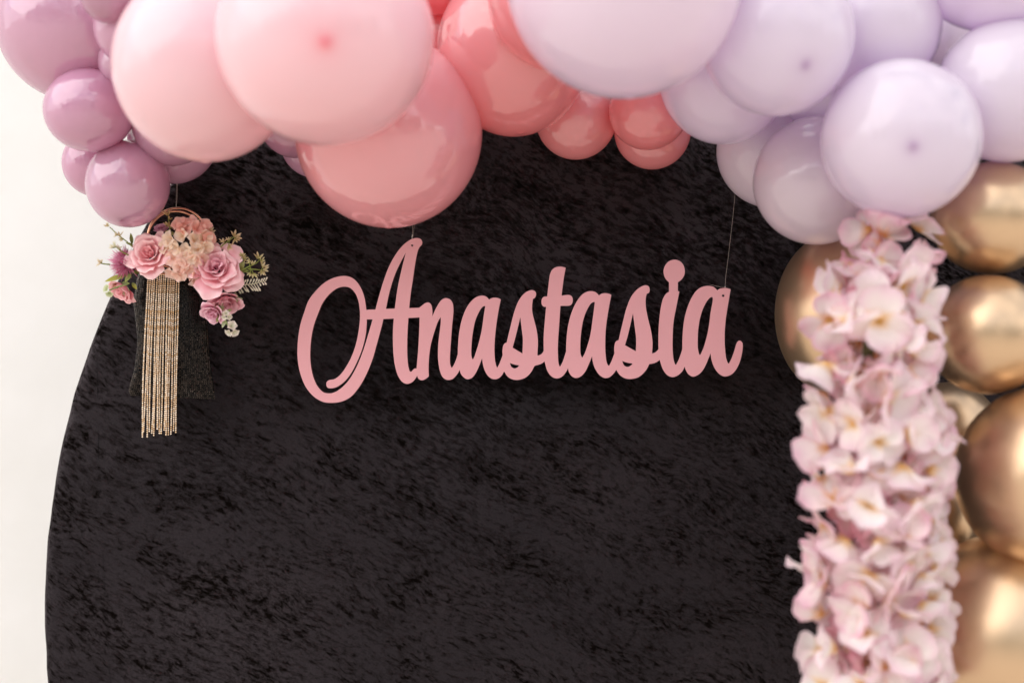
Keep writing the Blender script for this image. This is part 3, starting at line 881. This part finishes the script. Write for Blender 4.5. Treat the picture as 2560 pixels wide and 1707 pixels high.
def rose_petal(name, phi, r0, length, open0, open1, half, curl, point, base_c, edge_c, seed):
    rr = random.Random(seed)
    ns = Vector((rr.uniform(0, 50), rr.uniform(0, 50), rr.uniform(0, 50)))
    fold = rr.uniform(-.25, .25)
    nvv = 10
    # profile: distance from axis and height along the petal
    prof = [(r0 * .35, -0.06)]
    N = 40
    rho, h = r0 * .35, -0.06
    for i in range(N):
        v = (i + .5) / N
        al = open0 + (open1 - open0) * v ** 1.3 + curl * max(0, (v - .72) / .28) ** 2
        # lower part bellies out to r0
        rho += length / N * math.sin(al) + (r0 * .65 / N * (2.2 * max(0, 1 - v * 1.6)))
        h += length / N * math.cos(al)
        prof.append((rho, h))
    def fn(u, v):
        vm = v * (1 - .16 * u * u * v + point * (1 - abs(u)) ** 1.5 * v * v)
        k = min(max(vm, 0), 1.0) * N
        i = min(int(k), N - 1)
        q = k - i
        a, b = prof[i], prof[i + 1]
        rho, h = a[0] + (b[0] - a[0]) * q, a[1] + (b[1] - a[1]) * q
        if vm > 1:
            d = (vm - 1) * length
            rho += d * .8; h -= d * .35
        w = half * (math.sin(min(v * 1.75 + .22, math.pi * .5)) ) * (1 - .1 * v)
        ang = phi + u * w / max(rho, .12) * .5 if rho > .3 else phi + u * w
        # edges roll outwards near the rim
        roll = .05 * (abs(u) ** 3) * v * v
        rho2 = rho + roll + 0.065 * noise.noise(Vector((u * 1.6, v * 2.0, 0)) + ns) * (v + .1) * 2
        h2 = h + 0.11 * noise.noise(Vector((u * 1.7 + 9, v * 2.2, 0)) + ns) * v + fold * .12 * u * v
        return Vector((rho2 * math.cos(ang), rho2 * math.sin(ang), h2))
    def col(u, v):
        t = min(1, max(0, v ** 1.4 * .9 + .1 * abs(u) + .18 * noise.noise(Vector((u * 2, v * 3, 3)) + ns)))
        return mixc(base_c, edge_c, t)  # base colour deepened to paint shade into the folds; paler rim is the silk's
    V, F, C = petal_grid(fn, 10, nvv, col)
    return mesh(name, V, F, M['rose_petal'], True, C)

def build_rose(parent, mtx, base_c, edge_c, inner_c, seed, n_out=9, openness=1.0, name='rose'):
    """thing > rose > petal; unit rose has a radius of about 1"""
    rr = random.Random(seed)
    e = empty(name, (0, 0, 0), parent)
    e.matrix_local = mtx
    lay = []
    phi = rr.uniform(0, 6)
    for i in range(4):       # wrapped heart
        lay.append((phi, .10 + .035 * i, .62 - .015 * i, -.02 + .05 * i, .06 + .10 * i, 1.7 - .1 * i, .25, 0, inner_c, mixc(inner_c, edge_c, .5)))
        phi += 2.2
    for i in range(5):
        lay.append((phi, .27 + .035 * i, .62, .10 + .06 * i, .34 + .10 * i * openness, .95, .55, .04, mixc(inner_c, base_c, .5), edge_c))
        phi += 1.32
    for i in range(5):
        lay.append((phi, .42 + .03 * i, .66, .25 + .06 * i, .72 + .08 * i * openness, .98, .8, .08, base_c, edge_c))
        phi += 1.28
    for i in range(n_out - 4):
        lay.append((phi, .50 + .02 * i, .72, .55 + .08 * i, 1.22 + .12 * i * openness, 1.05, .8, .20, base_c, edge_c))
        phi += 1.26
    for i, a in enumerate(lay):
        jt = min(1, i / 6)
        me = rose_petal('petal', a[0] + rr.uniform(-.3, .3) * jt, a[1], a[2] * (1 + rr.uniform(-.12, .14) * jt), a[3], a[4] + rr.uniform(-.16, .16) * jt, a[5] * (1 + rr.uniform(-.08, .18) * jt), a[6] * rr.uniform(.6, 1.5), a[7] * rr.uniform(.2, 1.6), a[8], a[9], seed * 100 + i)
        obj('petal', me, e)
    return e

def simple_petal(L, W, cup, curl, wav, base_c, mid_c, edge_c, seed, notch=0.0, nu=6, nv=6):
    rr = random.Random(seed)
    ns = Vector((rr.uniform(0, 50), rr.uniform(0, 50), rr.uniform(0, 50)))
    def fn(u, v):
        w = W * (math.sqrt(max(0.0, 1 - ((v - .58) / .42) ** 2)) if v > .58 else .22 + .78 * math.sin(v / .58 * math.pi / 2)) + .0001 * W
        vv = v * (1 - notch * (1 - abs(u)) * v)
        x = u * w
        z = cup * (u * u) * w * .9 + L * (0.28 * math.sin(vv * 2.2) * cup * 1.3) - curl * L * max(0, v - .45) ** 2
        z += wav * noise.noise(Vector((u * 1.5, v * 2.2, 0)) + ns) * v
        return Vector((x, vv * L, z))
    def col(u, v):
        d = min(1, max(v ** 2 * 1.0, abs(u) ** 3 * min(1, v * 1.6)) + .25 * noise.noise(Vector((u * 2, v * 2, 7)) + ns))
        c = mixc(base_c, mid_c, min(1, v * 3.0))
        return mixc(c, edge_c, max(0, d - .18) / .82)
    return petal_grid(fn, nu, nv, col)

def leaf_geo(L, W, bend, base_c, tip_c, nu=2, nv=6):
    def fn(u, v):
        w = W * math.sin(math.pi * min(1, v * .93 + .07)) ** .9
        return Vector((u * w, v * L, abs(u) * w * .35 - bend * L * v * v))
    return petal_grid(fn, nu, nv, lambda u, v: mixc(base_c, tip_c, v))

SP_Y = -0.085
def build_spray():
    base = at(430, 690, SP_Y)
    root = empty('flower_spray', base)
    tag(root, 'spray of silk pink roses and peach hydrangea on top of the black handbag', 'flowers')
    def W(cx, cy, yo=SP_Y):     # coordinates measured in an enlarged view of the flowers
        return at(220 + cx / 4.356, 500 + cy / 4.356, yo) - base
    px = MM * (D + SP_Y) / D / 4.356
    def S(c, zdir, r, roll=0.0): return frame(c, zdir, roll) @ Matrix.Scale(r * px, 4)
    pk_b, pk_e, pk_i = lin('#EE8E9C'), lin('#FFDEDE'), lin('#F09AA4')
    build_rose(root, S(W(700, 605, -.088), (-.15, -1, .34), 255, 0.3), pk_b, pk_e, pk_i, 11, 10)
    build_rose(root, S(W(1400, 760, -.090), (.12, -1, .38), 285, 2.1), lin('#EE8EA0'), lin('#FFDCE0'), lin('#EEB0C4'), 23, 11)
    build_rose(root, S(W(400, 950, -.075), (-.55, -.6, -.75), 195, 1.0), lin('#E67E8C'), lin('#F9C9CC'), pk_i, 31, 6, .5, 'rosebud')
    build_rose(root, S(W(1490, 1070, -.080), (.25, -.6, -.85), 225, 4.0), lin('#E68FA2'), lin('#F7CAD2'), lin('#DE8A9C'), 47, 7, .6, 'rosebud')
    build_rose(root, S(W(1380, 1200, -.084), (-.3, -.7, -.7), 180, 1.3), lin('#E69AB2'), lin('#F7CEDB'), lin('#E098B2'), 53, 5, .6, 'rosebud')
    build_rose(root, S(W(800, 345, -.070), (-.1, -.6, .9), 110, 2.0), lin('#D078A0'), lin('#EFC8DA'), lin('#B84078'), 61, 5, .7, 'rosebud')
    # hydrangea: florets of four petals each, salmon on top to cream below
    hyd = empty('hydrangea', W(1080, 530, -.080), root)
    hc = W(1080, 530, -.080)
    variants = {}
    def hyd_pal(cy):
        t = (cy - 200) / 620
        if t < .3: return lin('#F0A494'), lin('#F5BCAC'), lin('#F7CABE')
        if t < .72: return lin('#F0CBA4'), lin('#F8E2CA'), lin('#FAEADC')
        return lin('#F2BCA6'), lin('#F9D6C6'), lin('#FBE0D6')
    flo = [(1000, 300), (1110, 260), (1180, 330), (1250, 310), (930, 430), (1040, 400), (1140, 440), (1250, 430), (1300, 420), (880, 530), (990, 520), (1090, 560), (1200, 540), (1260, 520),
           (940, 640), (1060, 650), (1160, 630), (1230, 640), (920, 770), (1010, 790), (1100, 740), (1180, 780), (1150, 830), (1060, 330), (1120, 600), (1020, 700)]
    for i, (cx, cy) in enumerate(flo):
        rr = random.Random(900 + i)
        nx, nz = (cx - 1080) / 260, -(cy - 530) / 330
        dep = math.sqrt(max(0, 1 - min(1, nx * nx * .9 + nz * nz * .9)))
        c = W(cx, cy, -.082 - .022 * dep) - hc
        zd = Vector((nx * 1.1 + rr.gauss(0, .25), -.55 - dep * .6, nz * 1.1 + rr.gauss(0, .25)))
        m = frame(c, zd, rr.uniform(0, 6))
        b_, m_, e_ = hyd_pal(cy + rr.uniform(-60, 60))
        mbf = Mb()
        n = 4
        for q in range(n):
            V, F, C = simple_petal(rr.uniform(88, 120) * px, rr.uniform(52, 72) * px, rr.uniform(.3, .8), rr.uniform(-.2, .7), .0022, b_, m_, e_, 5000 + i * 7 + q)
            mbf.add(V, F, Matrix.Rotation(q * math.pi * 2 / n + rr.uniform(-.15, .15), 4, 'Z') @ Matrix.Rotation(rr.uniform(.1, .6), 4, 'X'), C)
        obj('floret', mbf.mesh('floret', M['petal']), hyd, m)
    # thistle head
    th = empty('thistle', W(430, 695, -.076), root)
    mbt = Mb()
    for i in range(900):
        rr = R
        a = Vector((rr.gauss(-.5, .6), rr.gauss(-.5, .5), rr.gauss(.1, .65))).normalized()
        L = px * rr.uniform(115, 200)
        bend = Vector((rr.gauss(0, 1), rr.gauss(0, 1), rr.gauss(0, 1))) * px * 26
        s = a.orthogonal().normalized() * px * 4.6
        s2 = a.cross(s)
        cc = mixc(lin('#DE5A90'), mixc(lin('#F088B0'), lin('#FAC0D4'), rr.random()), rr.random())
        p0, p1, p2 = a * L * .15, a * L * .65 + bend * .4, a * L + bend
        V = [p0 - s, p0 + s, p0 + s2, p1 - s, p1 + s, p1 + s2, p2]
        F = [(0, 1, 4, 3), (1, 2, 5, 4), (2, 0, 3, 5), (3, 4, 6), (4, 5, 6), (5, 3, 6)]
        mbt.add(V, F, None, [mixc(cc, lin('#B84474'), .4)] * 3 + [cc] * 3 + [mixc(cc, lin('#EBB8D4'), .5)])
    tag(obj('bristles', mbt.mesh('bristles', M['leafc']), th), kind='stuff')
    # leaves
    def leaf(cx0, cy0, cx1, cy1, wid, c0, c1, yo=-.075, bend=.12, name='leaf'):
        a, b = W(cx0, cy0, yo), W(cx1, cy1, yo - .004)
        d = b - a
        L = d.length
        V, F, C = leaf_geo(L, wid * px, bend, c0, c1)
        yv = d.normalized(); zv = Vector((0.25, -1, .35)); zv = (zv - yv * zv.dot(yv)).normalized(); xv = yv.cross(zv)
        m = Matrix(((xv.x, yv.x, zv.x, a.x), (xv.y, yv.y, zv.y, a.y), (xv.z, yv.z, zv.z, a.z), (0, 0, 0, 1)))
        obj(name, mesh(name, V, F, M['leafc'], True, C), root, m)
    gY, gG, gD = lin('#B8B23A'), lin('#8E9A4A'), lin('#5C6330')
    for l in [(430, 815, 172, 880, 30, gG, gY), (470, 800, 400, 890, 26, gG, lin('#A9B864')), (560, 770, 500, 800, 28, gD, gG), (590, 770, 480, 790, 22, gD, gG),
              (240, 900, 330, 940, 26, gY, gG), (360, 910, 450, 905, 24, gD, gG), (390, 930, 440, 1040, 34, gG, lin('#C3CFA0')), (350, 930, 400, 1040, 22, gG, lin('#D5D8B8')),
              (300, 970, 420, 910, 14, gD, gG), (480, 900, 530, 970, 22, gD, gY), (480, 480, 465, 360, 20, gD, gG), (500, 680, 405, 755, 26, gG, lin('#D6DCC4')),
              (470, 640, 350, 545, 28, gG, lin('#D9D6A8')), (540, 700, 500, 640, 24, gD, lin('#C9C08A')), (500, 500, 410, 460, 14, gD, gG), (520, 520, 515, 440, 14, gG, lin('#E8E4CC')),
              (1620, 820, 1700, 890, 24, gG, lin('#6E7040')), (1600, 760, 1750, 770, 34, lin('#6E7338'), gG), (1640, 770, 1700, 670, 34, gG, lin('#A9A86A')),
              (1420, 540, 1530, 580, 16, gD, gD), (1320, 1090, 1300, 1060, 18, gD, gG), (1370, 1190, 1400, 1150, 20, gG, lin('#B8BE88')), (1420, 1200, 1450, 1110, 20, gG, lin('#C5CFA0')),
              (1460, 1200, 1465, 1110, 22, gG, lin('#D8DEC4')), (1500, 1230, 1560, 1190, 18, gG, lin('#B0BC7C')), (1440, 1240, 1400, 1330, 22, gD, gG), (1500, 1290, 1460, 1390, 22, gG, lin('#CFD6B4')),
              (880, 370, 840, 340, 26, gG, lin('#B9A868')), (910, 390, 890, 340, 34, gG, lin('#C9BE88')), (870, 450, 850, 400, 28, gG, lin('#C4B478')), (1360, 470, 1400, 430, 26, lin('#9C7A4C'), lin('#D9A67C'))]:
        leaf(*l, yo=-.086 if l[0] > 1300 or 800 < l[0] < 1000 else -.078)
    # star flower sprigs
    def star(cx, cy, r, zdir, c0, c1, n=6, seed=0):
        rr = random.Random(seed)
        mbs = Mb()
        for q in range(n):
            V, F, C = leaf_geo(r * px * rr.uniform(.8, 1.15), r * px * .17, -.2, c0, c1, 2, 4)
            mbs.add(V, F, Matrix.Rotation(q * 6.283 / n + rr.uniform(-.2, .2), 4, 'Z') @ Matrix.Rotation(rr.uniform(.25, .95), 4, 'X'), C)
        return mbs, frame(W(cx, cy, -.092), zdir, rr.uniform(0, 6))
    def sprig(stem_pts, stars, c0, c1, r=52, yo=-.090, stem_c=gG):
        o0 = W(*stem_pts[0], yo)
        e = empty('sprig', o0, root)
        for k in range(0, 1):
            P = [W(a, b, yo) - o0 for a, b in stem_pts]
            v, f = tube(P, [px * 8 * (1 - .4 * i / len(P)) for i in range(len(P))], 6)
            obj('stem', mesh('stem', v, f, M['leafc'], True, [stem_c] * len(v)), e)
        for i, (cx, cy, dx, dz, rs) in enumerate(stars):
            mbs, m = star(cx, cy, rs, (dx, -.6, dz), c0, c1, 6, int(cx * 3 + cy))
            obj('star_flower', mbs.mesh('star_flower', M['leafc']), e, Matrix.Translation(-o0) @ m)
            # short stalk back to the nearest point of the stem
            a = W(cx, cy, -.092)
            b = min((W(p[0], p[1], yo) for p in stem_pts), key=lambda q: (q - a).length)
            if (a - b).length > px * 25:
                v, f = tube([b - o0, a - o0], [px * 5, px * 6], 5)
                obj('stalk', mesh('stalk', v, f, M['leafc'], True, [stem_c] * len(v)), e)
    cr0, cr1 = lin('#A8A058'), lin('#EAD9B8')
    sprig([(485, 510), (430, 460), (380, 420), (310, 370), (265, 320), (235, 295)], [(225, 290, -.5, .6, 60), (345, 395, -.1, .9, 66), (320, 385, -.8, .3, 50), (380, 425, -.5, -.2, 50)], cr0, cr1)
    sprig([(440, 600), (380, 570), (340, 540), (305, 515)], [(300, 510, -.4, .6, 78), (330, 530, .4, .7, 55), (270, 520, -.8, .2, 50)], lin('#C9C898'), lin('#F4F0E2'))
    sprig([(240, 702), (190, 698), (140, 690)], [(140, 690, -.8, .1, 66), (150, 680, -.3, .7, 46)], lin('#B9A46C'), lin('#EFE2C8'))
    sprig([(905, 390), (890, 320), (880, 250), (875, 190)], [(872, 175, -.05, 1, 74), (885, 290, -.6, .9, 74), (895, 300, .7, .9, 70), (880, 215, .5, .8, 46)], lin('#9C9448'), lin('#DDB98C'))
    sprig([(1425, 530), (1480, 480), (1540, 440), (1590, 400)], [(1590, 400, .5, .7, 82), (1610, 410, .8, -.1, 72), (1530, 490, .4, -.6, 72), (1475, 465, -.3, .9, 64), (1530, 440, -.1, .9, 50), (1600, 420, .3, -.8, 62)], lin('#A39850'), lin('#EACFB0'))
    sprig([(1600, 790), (1680, 760), (1760, 720), (1830, 690), (1870, 650)], [(1860, 640, .3, .9, 80), (1880, 670, .8, .2, 62), (1790, 710, .2, .8, 62), (1760, 690, -.4, .9, 60), (1800, 800, .3, -.9, 66), (1770, 790, -.3, -.8, 50)], lin('#A8AC50'), lin('#EEDDBC'))
    sprig([(1740, 750), (1820, 755), (1890, 765)], [(1900, 735, .7, .7, 72), (1905, 760, .9, -.3, 72), (1890, 775, .4, -.9, 66)], lin('#B0A860'), lin('#F2E2C6'))
    sprig([(1605, 740), (1640, 680), (1675, 630)], [(1685, 620, .4, .8, 60), (1690, 640, .9, .2, 56), (1670, 615, -.2, .9, 46)], lin('#8E9040'), lin('#E4D2A8'))
    sprig([(1290, 370), (1330, 350)], [(1335, 345, .5, .7, 62), (1345, 365, .9, .0, 44)], lin('#A89C5C'), lin('#EBD8BC'))
    sprig([(1180, 280), (1180, 240)], [(1180, 240, .1, .9, 50)], lin('#A89C5C'), lin('#E8C4A0'))
    # pale silver leaf with narrow lobes
    o0 = W(1570, 960, -.088)
    e = empty('silver_leaf', o0, root)
    sv0, sv1 = lin('#8C8A5C'), lin('#EDE6D4')
    st = [(1570, 960), (1640, 930), (1720, 920), (1800, 915), (1870, 895), (1940, 880)]
    P = [W(a, b, -.088) - o0 for a, b in st]
    v, f = tube(P, [px * 9, px * 9, px * 8, px * 7, px * 6, px * 4], 6)
    obj('stem', mesh('stem', v, f, M['leafc'], True, [mixc(sv0, sv1, .4)] * len(v)), e)
    for i in range(22):
        t = .12 + .86 * i / 21
        k = t * (len(st) - 1); q = min(int(k), len(st) - 2)
        a = P[q].lerp(P[q + 1], k - q)
        sgn = 1 if i % 2 else -1
        L = (80 if t < .7 else 58) * px * (1.25 if sgn < 0 and t < .75 else .8)
        ang = math.radians(8 + (52 if sgn > 0 else -60) + R.uniform(-8, 8))
        dirv = Vector((math.cos(ang), -.25, math.sin(ang))).normalized()
        b = a + dirv * L
        mbl = Mb()
        v, f = tube([a, a.lerp(b, .5), a.lerp(b, .8), b], [px * 5, px * 6, px * 11, px * 7], 6)
        mbl.add(v, f, None, [mixc(sv0, sv1, min(1, .35 + t * .75))] * len(v))
        obj('lobe', mbl.mesh('lobe', M['leafc']), e)
    for i, (ax, ay, bx, by) in enumerate([(1590, 980, 1630, 1060), (1610, 1010, 1650, 1090), (1625, 1050, 1680, 1080), (1600, 1000, 1625, 1110), (1590, 920, 1640, 870), (1575, 950, 1600, 890)]):
        a, b = W(ax, ay, -.086) - o0, W(bx, by, -.089) - o0
        v, f = tube([a, a.lerp(b, .5), a.lerp(b, .85), b], [px * 5, px * 7, px * 12, px * 7], 6)
        obj('lobe', mesh('lobe', v, f, M['leafc'], True, [mixc(sv0, sv1, .15)] * len(v)), e)
    # small white blossoms
    def blossom(cx, cy, r, zdir, n, seed, c0, c1):
        rr = random.Random(seed)
        mbs = Mb()
        for q in range(n):
            V, F, C = simple_petal(r * px, r * px * .42, .5, .3, .0006, c0, mixc(c0, c1, .6), c1, seed + q, .1, 4, 4)
            mbs.add(V, F, Matrix.Rotation(q * 6.283 / n + rr.uniform(-.1, .1), 4, 'Z') @ Matrix.Rotation(.35, 4, 'X'), C)
        obj('blossom', mbs.mesh('blossom', M['petal']), root, frame(W(cx, cy, -.097), zdir, rr.uniform(0, 6)))
    wh, gw = lin('#F6EDE4'), lin('#BFC69A')
    for i, (cx, cy, r, dx, dz) in enumerate([(1500, 1240, 48, .3, .3), (1530, 1270, 44, .7, -.3), (1490, 1270, 40, -.3, -.5), (1560, 1375, 70, .4, .3), (1590, 1430, 62, .5, -.6), (1545, 1430, 60, -.4, -.7)]):
        blossom(cx, cy, r, (dx, -.7, dz), 5, 300 + i * 11, gw, wh)
    for i, (cx, cy, r, dx, dz) in enumerate([(215, 970, 58, -.5, .3), (235, 1010, 52, .1, -.6)]):
        blossom(cx, cy, r, (dx, -.7, dz), 5, 400 + i * 11, lin('#9FB060'), lin('#DFE6C0'))
    for pts in [[(1440, 1180), (1490, 1290), (1520, 1360), (1560, 1400)], [(430, 920), (340, 940), (270, 965), (230, 985)]]:
        P = [W(a, b, -.094) for a, b in pts]
        v, f = tube(P, px * 8, 6)
        obj('stem', mesh('stem', v, f, M['leafc'], True, [lin('#8FA060')] * len(v)), root)
build_spray()

# ------------------------------------------------------------------ garland of silk blossoms down the right side
def build_garland():
    YC = -0.33
    base = at(2195, 1760, YC)
    root = empty('flower_garland', base)
    tag(root, 'hanging garland of pale pink silk blossoms with yellow hearts', 'garland')
    k0 = MM * (D + YC) / D
    yel, org = lin('#F2C870'), lin('#E6A850')
    pals = [(yel, lin('#FBF5F1'), lin('#F4D6E2')), (org, lin('#FAEEEC'), lin('#F0C2D4')), (yel, lin('#FCF8F4'), lin('#F6E0E9')), (org, lin('#F7DADC'), lin('#EAA8BC'))]
    petals = []
    for v in range(12):
        p = pals[v % 4]
        rr = random.Random(70 + v)
        V, F, C = simple_petal(1.0, rr.uniform(.50, .60), rr.uniform(.15, .5), rr.uniform(-.3, 1.1), .15, p[0], p[1], p[2], 700 + v, rr.uniform(0, .14), 6, 6)
        petals.append((mesh('petal', V, F, M['garland_petal'], True, C), V, F, C))
    # heart of a blossom
    hv, hf = [], []
    mbh = Mb()
    for q in range(5):
        a = 6.283 * q / 5
        v, f = tube([(0.03 * math.cos(a), .03 * math.sin(a), 0), (.07 * math.cos(a), .07 * math.sin(a), .22), (.10 * math.cos(a), .10 * math.sin(a), .26)], [.03, .028, .045], 5)
        mbh.add(v, f)
    mheart, _, _, _ = principled('yellow_stamen', lin('#E8BE62'), rough=.6)
    heart_me = mbh.mesh('heart', mheart)
    rr = random.Random(19)
    LINE = [(545, 2236, 50), (566, 2234, 58), (653, 2218, 82), (762, 2188, 108), (870, 2170, 114), (980, 2171, 124), (1088, 2202, 140), (1197, 2193, 142), (1306, 2196, 146), (1415, 2193, 140), (1524, 2188, 140), (1632, 2187, 136), (1800, 2190, 136)]
    def axis(py):
        # centre line and radius of the garland in photograph pixels
        for a, b in zip(LINE, LINE[1:]):
            if py <= b[0]:
                q = max(0, (py - a[0]) / (b[0] - a[0]))
                return a[1] + q * (b[1] - a[1]), a[2] + q * (b[2] - a[2])
        return LINE[-1][1:]
    def yc(py):
        return YC + 0.07 * max(0.0, 1 - (py - 540) / 260)
    def spot(py, a):
        cx, rad = axis(py)
        yy = yc(py) - rad * k0 * math.cos(a) * .95
        return at(cx + rad * math.sin(a), py, yy) - base
    pts, tries = [], 0
    while len(pts) < 75 and tries < 20000:
        tries += 1
        py = rr.uniform(560, 1750); a = rr.uniform(-1.5, 1.5)
        p = spot(py, a)
        lim = 0.0262 if tries < 6000 else 0.020
        if all((p - q[0]).length > lim for q in pts):
            pts.append((p, py, a))
    def orient(a, s):
        return Vector((math.sin(a) + rr.gauss(0, s), -math.cos(a) * .8 + rr.gauss(0, s), rr.gauss(-.25, s * 1.5)))
    for (p, py, a) in pts:
        m = frame(p, orient(a, .58), rr.uniform(0, 6))
        fl = empty('blossom', (0, 0, 0), root)
        fl.matrix_local = m
        sz = rr.uniform(66, 94) * k0
        v0 = rr.choice([0, 1, 2, 2, 0, 2, 0, 1])
        obj('heart', heart_me, fl, Matrix.Scale(sz * .55, 4))
        for q in range(4):
            me = petals[(v0 + 4 * rr.randrange(3)) % 12][0]
            obj('petal', me, fl, Matrix.Rotation(q * math.pi / 2 + rr.uniform(-.22, .22), 4, 'Z') @ Matrix.Rotation(rr.uniform(-.2, .95), 4, 'X') @ Matrix.Rotation(rr.uniform(-.5, .5), 4, 'Y') @ Matrix.Scale(sz * rr.uniform(.9, 1.08), 4))
    # blossoms packed inside and round the back
    mb = Mb()
    for i in range(150):
        py = rr.uniform(570, 1750)
        a = rr.uniform(-3.14, 3.14)
        cx, rad = axis(py)
        f_ = .5 if abs(a) < 1.6 else .9
        yy = yc(py) - rad * k0 * math.cos(a) * f_
        p = at(cx + rad * f_ * math.sin(a), py, yy) - base
        m = frame(p, orient(a, .5), rr.uniform(0, 6))
        sz = rr.uniform(55, 80) * k0
        v0 = rr.choice([3, 1, 1, 0])  # pinker petals inside put shade into the gaps between outer blossoms
        for q in range(4):
            _, V, F, C = petals[v0 + 4 * rr.randrange(3)]
            mb.add(V, F, m @ Matrix.Rotation(q * math.pi / 2 + rr.uniform(-.2, .2), 4, 'Z') @ Matrix.Rotation(rr.uniform(0, .9), 4, 'X') @ Matrix.Scale(sz, 4), C)
    tag(obj('inner_blossoms', mb.mesh('inner_blossoms', M['garland_petal']), root), kind='stuff')
    v, f = tube([at(axis(py)[0], py, yc(py)) - base for py in range(560, 1780, 40)], .006, 8)
    ms, _, _, _ = principled('garland_stem_green', lin('#5A5A34'), rough=.7)
    obj('stem', mesh('stem', v, f, ms), root)
build_garland()
